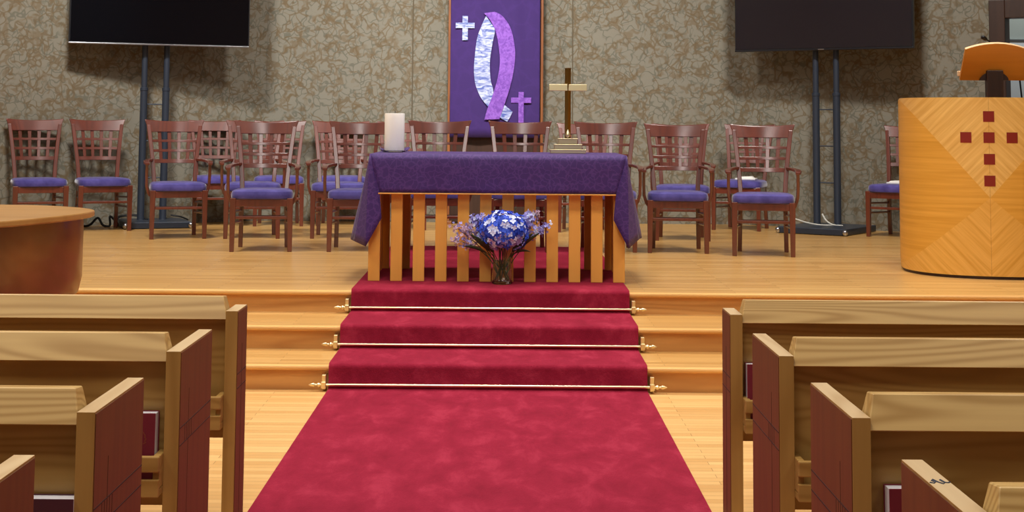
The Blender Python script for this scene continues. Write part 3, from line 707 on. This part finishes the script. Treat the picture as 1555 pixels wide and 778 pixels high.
# reading desk on a column
ds=empty('reading_desk',(3.35,10.36,P+.16),R(-6),'orange maple reading desk with arched notch standing above the pulpit','lectern top')
b=MB(); b.box(-.054,.054,-.03,.05,0,1.22); b.build('column',M['dark_wood'],ds,.004)
z0=1.70-P-.16; z1=1.945-P-.16
pts=[]; N=20
top=[(-.204+.408*i/N,z1-.038*((i/N-.5)*2)**2) for i in range(N+1)]
notch=[(.095*math.cos(PI*i/12),z0+.058*math.sin(PI*i/12)) for i in range(13)]
poly=[(-.224,z0)]+[(-.220,z0+.05)]+top+[(.220,z0+.05),(.224,z0)]+notch
def tilt(x,z,o): return (x,-.10+(z1-z)*.55+o, z)
b=MB(); n=len(poly); ia=b.add([tilt(x,z,0) for x,z in poly]); ic=b.add([tilt(x,z+.012,.028) for x,z in poly])
b.face([ia+i for i in range(n)][::-1],0); b.face([ic+i for i in range(n)],0)
for i in range(n): 
    j=(i+1)%n; b.face([ia+i,ia+j,ic+j,ic+i],1 if 2<=i<2+N else 0)
b.build('board',[M['desk'],M['desk_edge']],ds)
b=MB(); b.box(-.232,.232,.06,.09,z0+.03,z0+.065); b.build('book_ledge',M['desk_edge'],ds,.004)
b=MB(); b.prism(notch,.0,.07,'y'); b.build('notch_shade',M['dark_wood'],ds)  # added dark fill standing for the recess shade behind the notch
mic=empty('gooseneck_microphone',(3.30,10.42,z1+P+.13),0,'small black gooseneck microphone above the reading desk','microphone')
b=MB(); b.tube([(.07,.04,-.10),(.075,.03,-.02),(.068,.01,.03),(.04,0,.055),(.015,-.01,.066)],.005,8); b.build('gooseneck',M['black'],mic)
b=MB(); b.tube([(.018,-.009,.065),(.010,-.012,.069),(-.016,-.03,.082),(-.024,-.034,.086)],[.008,.014,.015,.006],12); b.build('microphone_head',M['black'],mic)

# ------------------------------------------------------------------ things in the corridor beyond the doorway
b=MB(); b.box(-.9,.9,-.02,.0,0,.95); wb=empty('whiteboard',(6.2-.9,15.61,1.31),0,'pale whiteboard on the corridor wall seen through the doorway behind the pulpit','whiteboard')
b.build('writing_surface',M['board'],wb); b=MB()
for q in ((-.92,.92,-.03,0,-.02,.0),(-.92,.92,-.03,0,.95,.97),(-.92,-.9,-.03,0,0,.95),(.9,.92,-.03,0,0,.95)): b.box(*q)
b.build('frame',M['silver'],wb)
ms=empty('music_stand',(5.0,14.55,P),R(-10),'black music stand with tilted tray seen through the doorway behind the pulpit','music stand')
b=MB(); b.box(-.26,.26,-.012,.012,-.17,.17,0,Matrix.Translation((.1,0,1.19))@Matrix.Rotation(R(-18),4,'Y')@Matrix.Rotation(R(-60),4,'X')); b.build('tray',M['black'],ms,.004)
b=MB(); b.tube([(-.03,0,.2),(-.03,0,1.1)],.014,10); b.build('pole',M['black'],ms)
b=MB(); b.tube([(-.02,0,1.10),(-.05,0,1.45)],.008,8); b.lathe([(.001,0),(.02,.005),(.022,.03),(.012,.045)],12,(-.02,0,1.15)); b.build('lamp_arm',M['black'],ms)
for k in range(3):
    a=2*PI*k/3+.4; b=MB(); b.tube([(-.03,0,.28),(-.03+.3*math.cos(a),.3*math.sin(a),.012)],.01,8); b.build('leg',M['black'],ms)

# ------------------------------------------------------------------ grand piano
def piano():
    o=empty('grand_piano',(-2.6,6.5,0),0,'glossy brown grand piano with its rounded tail reaching in at the left','piano')
    def spl(K,n=8,closed=True):
        out=[]; m=len(K)
        for i in range(m if closed else m-1):
            p=[K[(i+d)%m] for d in (-1,0,1,2)]
            for k in range(n):
                f=k/n; out.append(tuple(.5*((2*p[1][c])+(p[2][c]-p[0][c])*f+(2*p[0][c]-5*p[1][c]+4*p[2][c]-p[3][c])*f*f+(3*p[1][c]-p[0][c]-3*p[2][c]+p[3][c])*f**3) for c in (0,1)))
        return out
    # tail curve, world coordinates, then the straight sides back to the keyboard
    K=[(-2.75,7.19),(-2.55,7.18),(-2.35,7.165),(-2.17,7.135),(-1.97,7.01),(-1.84,6.85),(-1.80,6.70),(-1.815,6.50),(-1.865,6.29),(-1.96,6.03),(-2.10,5.84),(-2.35,5.75),(-2.75,5.72)]
    ol=spl(K,8,False)+[(-3.75,5.70),(-3.75,7.2)]
    ol=[(x+2.6,y-6.5) for x,y in ol]
    def inset(d):
        n=len(ol); out=[]
        for i in range(n):
            a=Vector(ol[i-1]); c=Vector(ol[(i+1)%n]); t=(c-a).normalized(); nn=Vector((t.y,-t.x)); out.append(tuple(Vector(ol[i])+nn*d))
        return out
    sg=1 if (Vector(inset(.05)[60])).length<Vector(ol[60]).length else -1
    b=MB(); pl=ol[::-1]; b.prism(pl,.958,.985,'z'); b.build('lid',M['piano_lid'],o,.006)
    r0=inset(sg*.045); r1=inset(sg*.06); r2=inset(sg*.10)
    b=MB(); b.rings([[(x,y,z) for x,y in rr] for rr,z in ((r2,.60),(r1,.63),(r0,.70),(r0,.958))][::1],0,True); b.build('case',M['piano_case'],o)
    for x,y in ((-1.9+2.6-.28,0.0),(-3.55+2.6,-.62),(-3.55+2.6,.55)):
        b=MB(); b.lathe([(.03,.06),(.04,.08),(.035,.12),(.055,.42),(.075,.55),(.08,.605)],20,(x,y,0)); b.lathe([(.001,0),(.028,.006),(.035,.03),(.028,.058),(.001,.064)],14,(x,y,0)); b.build('leg',M['piano_case'],o)
    b=MB(); b.box(-1.33,-1.15,-.72,.62,.62,.70); b.build('key_bed',M['piano_case'],o,.006)
    b=MB(); b.box(-1.31,-1.16,-.66,.56,.70,.722); b.build('keyboard',M['ivory'],o,.003)
piano()

# ------------------------------------------------------------------ pews
PZ=.735
def pew(sg,xo,yn,yf,full,lab,cut=True):
    """sg -1 = left block. xo = aisle face of the end panel, yn/yf its near and far edge"""
    o=empty('pew' if full else 'pew_front_screen',(xo,yn,0),0,lab,'pew' if full else 'front screen','wooden pews along the aisle' if full else 'low screens before the front pews')
    L=2.6; th=.043; D=yf-yn
    X=lambda d:sg*d     # d = distance away from the aisle face
    def bx_(b,d0,d1,y0,y1,z0,z1,mi=0):
        a,c=sorted((X(d0),X(d1))); b.box(a,c,y0,y1,z0,z1,mi)
    # end panels (aisle face stained dark red, edges plain oak)
    for e,d0 in enumerate((0,L-th)):
        b=MB(); a,c=sorted((X(d0+.002),X(d0+th))); 
        n=b.add([(a,0,0),(c,0,0),(c,D,0),(a,D,0),(a,0,PZ),(c,0,PZ),(c,D,PZ),(a,D,PZ)])
        for q,mi in (((3,2,1,0),0),((4,5,6,7),1),((0,1,5,4),0),((1,2,6,5),0),((2,3,7,6),0),((3,0,4,7),0)): b.face([n+i for i in q],mi)
        if e==0:
            bx_(b,0,.002,.004,D-.004,.0,PZ-.004,2)
            if full:
                g=-.0006
                def gl(y0,y1,z0,z1): bx_(b,g,.001,y0,y1,z0,z1,3)
                gl(.006,D-.006,.519,.5225); gl(.006,D-.006,.470,.4735)
                gl(.1185,.1215,.02,.615)
                for y in (.075,.098,.143,.166): gl(y-.0013,y+.0013,.4735,.519)
            else:
                g=-.0006
                for z in (.519,.470): bx_(b,g,.001,.006,D-.006,z,z+.0035,3)
                bx_(b,g,.001,.09,.093,.02,.615,3)
        b.build('end_panel',[M['pew_z'],M['pew_top'],M['pew_red'],M['groove']],o,.003)
    # back panel, recessed under the rail
    b=MB(); bx_(b,th,L-th,.045,.075,.30,.705); b.build('back_panel',M['pew_x'],o,.002)
    # cap rail: a board leaning away from the nave, proud of the panel; ends undercut
    b=MB(); prof=[(.006,.700),(.052,.700),(.085,.778),(.092,.778),(.098,.772),(.098,.700)]
    prof=[(.004,.705),(.098,.705),(.100,.776),(.042,.781)]
    for_ends=[]
    n=len(prof); ds0=[th-.004 if z<.74 else th+.016 for y,z in prof]; ds1=[L-d for d in ds0]
    i0=b.add([(X(d),y,z) for d,(y,z) in zip(ds0,prof)]); i1=b.add([(X(d),y,z) for d,(y,z) in zip(ds1,prof)])
    f=[i0+i for i in range(n)]; g=[i1+i for i in range(n)]
    b.face(f if sg<0 else f[::-1]); b.face(g[::-1] if sg<0 else g)
    for i in range(n):
        j=(i+1)%n; q=[i0+i,i0+j,i1+j,i1+i]; b.face(q[::-1] if sg<0 else q)
    b.build('top_rail',M['rail_x'],o,.0022,1)
    # hymn book rack on the nave side
    b=MB(); bx_(b,th,1.15,-.056,-.040,.412,.456); b.build('rack_rail',M['pew_x'],o,.004)
    b=MB(); lx=sorted((X(th),X(1.15))); b.prism([(-.056,.345),(.045,.345),(.045,.365),(-.040,.365),(-.040,.392),(-.056,.392)],lx[0],lx[1],'x'); b.build('rack_shelf',M['pew_x'],o,.002)
    b=MB()
    for d in (th+.0,1.13):
        b=MB(); bx_(b,d,d+.02,-.040,.045,.366,.456); b.build('rack_end',M['pew_x'],o,.003)
    if full:
        b=MB(); bx_(b,th,L-th,.076,D-.02,.405,.44); b.build('seat',M['pew_x'],o,.006)
        b=MB(); bx_(b,th,L-th,D-.06,D-.04,.30,.404); b.build('seat_apron',M['pew_x'],o,.003)
    return o
XL,XR=-.905,.782
pew(-1,XL,5.27,5.46,False,'low oak screen in front of the left pews, nearest the steps')
pew(1,XR,5.28,5.47,False,'low oak screen in front of the right pews, nearest the steps')
pew(-1,XL,4.35,4.81,True,'first oak pew of the left block, just behind the low screen')
pew(1,XR,4.355,4.815,True,'first oak pew of the right block, just behind the low screen')
pew(-1,XL,3.45,3.91,True,'second oak pew of the left block, red hymn book in the rack ahead')
pew(1,XR,3.455,3.915,True,'second oak pew of the right block, between the first and the marked one')
pew(-1,XL,2.555,3.015,True,'nearest oak pew of the left block at the bottom left corner')
lastR=pew(1,XR,2.575,3.035,True,'nearest oak pew of the right block, with ink marks on its end top')
# ink scribble on the top of the nearest right end panel
b=MB(); zc=PZ+.0004
def sc(pts): b.tube([(x,y,zc) for x,y in pts],.0016,6)
sc([(.004,.268),(.010,.262),(.015,.272),(.011,.282),(.016,.292)]); sc([(.016,.290),(.020,.270),(.026,.258),(.031,.268),(.028,.288)]); sc([(.029,.29),(.032,.268),(.037,.266),(.042,.272)])
b.build('ink_mark',M['ink'],lastR)

# ------------------------------------------------------------------ hymn books in the racks
def book(x,y,z,w,h,t,cover,lab,side,lean=3,deco=None):
    """stands upright, front cover towards the nave; side = where the fore edge is (+1 right)"""
    o=empty('hymn_book',(x,y,z),0,lab,'book','books standing in the pew racks'); o.rotation_euler=(R(-lean),0,0)
    b=MB(); b.box(-w/2,w/2,-t/2,-t/2+.003,0,h); b.box(-w/2,w/2,t/2-.003,t/2,0,h)
    xs=-side*w/2; a,c=sorted((xs,xs+side*.004)); b.box(a,c,-t/2+.003,t/2-.003,0,h); b.build('cover',cover,o,.0012)
    b=MB(); a,c=sorted((xs+side*.004,side*(w/2-.003))); b.box(a,c,-t/2+.003,t/2-.003,.004,h-.003); b.build('page_block',M['pages'],o)
    if deco=='emblem':
        b=MB()
        for k in range(9):
            a0=R(-60+k*30); b.box(-.0012,.0012,-t/2-.0006,-t/2,.0,.010,0,Matrix.Translation((.030+.010*math.cos(a0)-.0,0,h*.66+.018*math.sin(a0)))@Matrix.Rotation(-a0,4,'Y'))
        b.build('cover_emblem',M['gilt'],o)
    if deco=='title':
        cu=bpy.data.curves.new('title','FONT'); cu.body='HOLY BIBLE'; cu.size=.026; cu.align_x='CENTER'; cu.extrude=.0004
        tmp=bpy.data.objects.new('title',cu); COL.objects.link(tmp); bpy.context.view_layer.update()
        me=bpy.data.meshes.new_from_object(tmp.evaluated_get(bpy.context.evaluated_depsgraph_get())); bpy.data.objects.remove(tmp)
        me.transform(Matrix.Translation((0,-t/2-.0003,h-.046))@Matrix.Rotation(R(90),4,'X')); me.materials.clear(); me.materials.append(M['gilt'])
        q=bpy.data.objects.new('cover_title',me); COL.objects.link(q); q.parent=o
    if deco=='ribbon':
        b=MB(); b.hexa([(-.012,-t/2-.001,h-.028),(-.007,-t/2-.001,h-.028),(-.007,-t/2,h-.028),(-.012,-t/2,h-.028),(-.018,-t/2-.001,h-.026),(-.013,-t/2-.001,h-.026),(-.013,-t/2,h-.026),(-.018,-t/2,h-.026)])
        b.hexa([(.028,-t/2-.001,.02),(.033,-t/2-.001,.02),(.033,-t/2,.02),(.028,-t/2,.02),(-.017,-t/2-.001,h-.026),(-.010,-t/2-.001,h-.026),(-.010,-t/2,h-.026),(-.017,-t/2,h-.026)]); b.build('ribbon_marker',M['ribbon'],o)
# left block: rack on the first pew, rack on the second pew; right block: rack on the screen, rack on the second pew
ZR=.3655
book(-1.037,4.35+.006,ZR,.135,.200,.055,M['book_red'],'dark red hymn book in the left rack behind the first pew, white page edge showing',1,1.5,'emblem')
book(-1.012,3.45+.006,ZR,.135,.183,.055,M['book_maroon'],'maroon bible in the rack of the second left pew, only its top in view',1,1.5,'title')
book(.905,5.28+.006,ZR,.135,.204,.055,M['book_red'],'dark red hymn book in the rack of the right front screen',-1,1.5)
book(.928,3.455+.006,ZR,.135,.218,.055,M['book_red'],'dark red book with a ribbon line, in the rack of the second right pew',-1,1.5,'ribbon')

# ------------------------------------------------------------------ light
def area(name,loc,target,sx,sy,power,color=(1,.93,.84),spread=180):
    l=bpy.data.lights.new(name,'AREA'); l.shape='RECTANGLE'; l.size=sx; l.size_y=sy; l.energy=power; l.color=color; l.spread=R(spread)
    o=bpy.data.objects.new(name,l); COL.objects.link(o); o.location=loc
    d=(Vector(target)-Vector(loc)).normalized(); o.rotation_euler=d.to_track_quat('-Z','Y').to_euler(); return o
area('nave_ridge_lamp',(-.6,3.2,4.9),(-.6,3.2,0),1.1,4.6,270,(1,.97,.92))
for y in (1.5,4.5,7.3):
    for x in (-3.4,0,3.4):
        if x==0 and y<7: continue
        area('nave_ceiling_lamp',(x,y,4.9),(x,y,0),1.2,.8,85 if y>7 else 60,(1,.96,.9),115)
area('chancel_spot',(-3.1,11.4,4.75),(-3.4,15,1.5),.6,.35,150,(1,.97,.92),125)
area('chancel_spot',(-.3,11.4,4.75),(-.3,15.3,1.6),.6,.35,80,(1,.97,.92),78)
area('chancel_spot',(2.5,11.4,4.75),(2.9,15.0,1.4),.6,.35,115,(1,.97,.92),125)
for x in (-3,0,2.6): area('chancel_ceiling_lamp',(x,10.2,4.9),(x,10.2,0),1.2,.8,80,(1,.95,.88),120)
area('corridor_lamp',(5.4,14.6,3.6),(5.4,15.4,1.2),.5,.5,42,(.92,.97,1))
w=bpy.data.worlds.new('world'); bpy.context.scene.world=w; w.use_nodes=True
w.node_tree.nodes['Background'].inputs[0].default_value=(.95,.97,1,1); w.node_tree.nodes['Background'].inputs[1].default_value=.2

# ------------------------------------------------------------------ camera
f=2300.; pit=R(5.0); rol=R(.45)
F=Vector((0,math.cos(pit),math.sin(pit))); R0=Vector((1,0,0)); U0=Vector((0,-math.sin(pit),math.cos(pit)))
RV=R0*math.cos(rol)+U0*math.sin(rol); UV=-R0*math.sin(rol)+U0*math.cos(rol)
cx,cy=766.58,-15.22
cam=bpy.data.cameras.new('camera'); co=bpy.data.objects.new('camera',cam); COL.objects.link(co)
m=Matrix.Identity(4)
for i in range(3): m[i][0]=RV[i]; m[i][1]=UV[i]; m[i][2]=-F[i]
m[0][3],m[1][3],m[2][3]=0,0,1.387
co.matrix_world=m; cam.sensor_width=36; cam.sensor_fit='HORIZONTAL'; cam.lens=f/1555*36
cam.shift_x=-(cx-777.5)/1555; cam.shift_y=(cy-389)/1555; cam.clip_start=.05
sc_=bpy.context.scene; sc_.camera=co
sc_.view_settings.view_transform='Standard'; sc_.view_settings.look='None'; sc_.view_settings.gamma=1; sc_.view_settings.use_curve_mapping=False; sc_.view_settings.exposure=-0.55
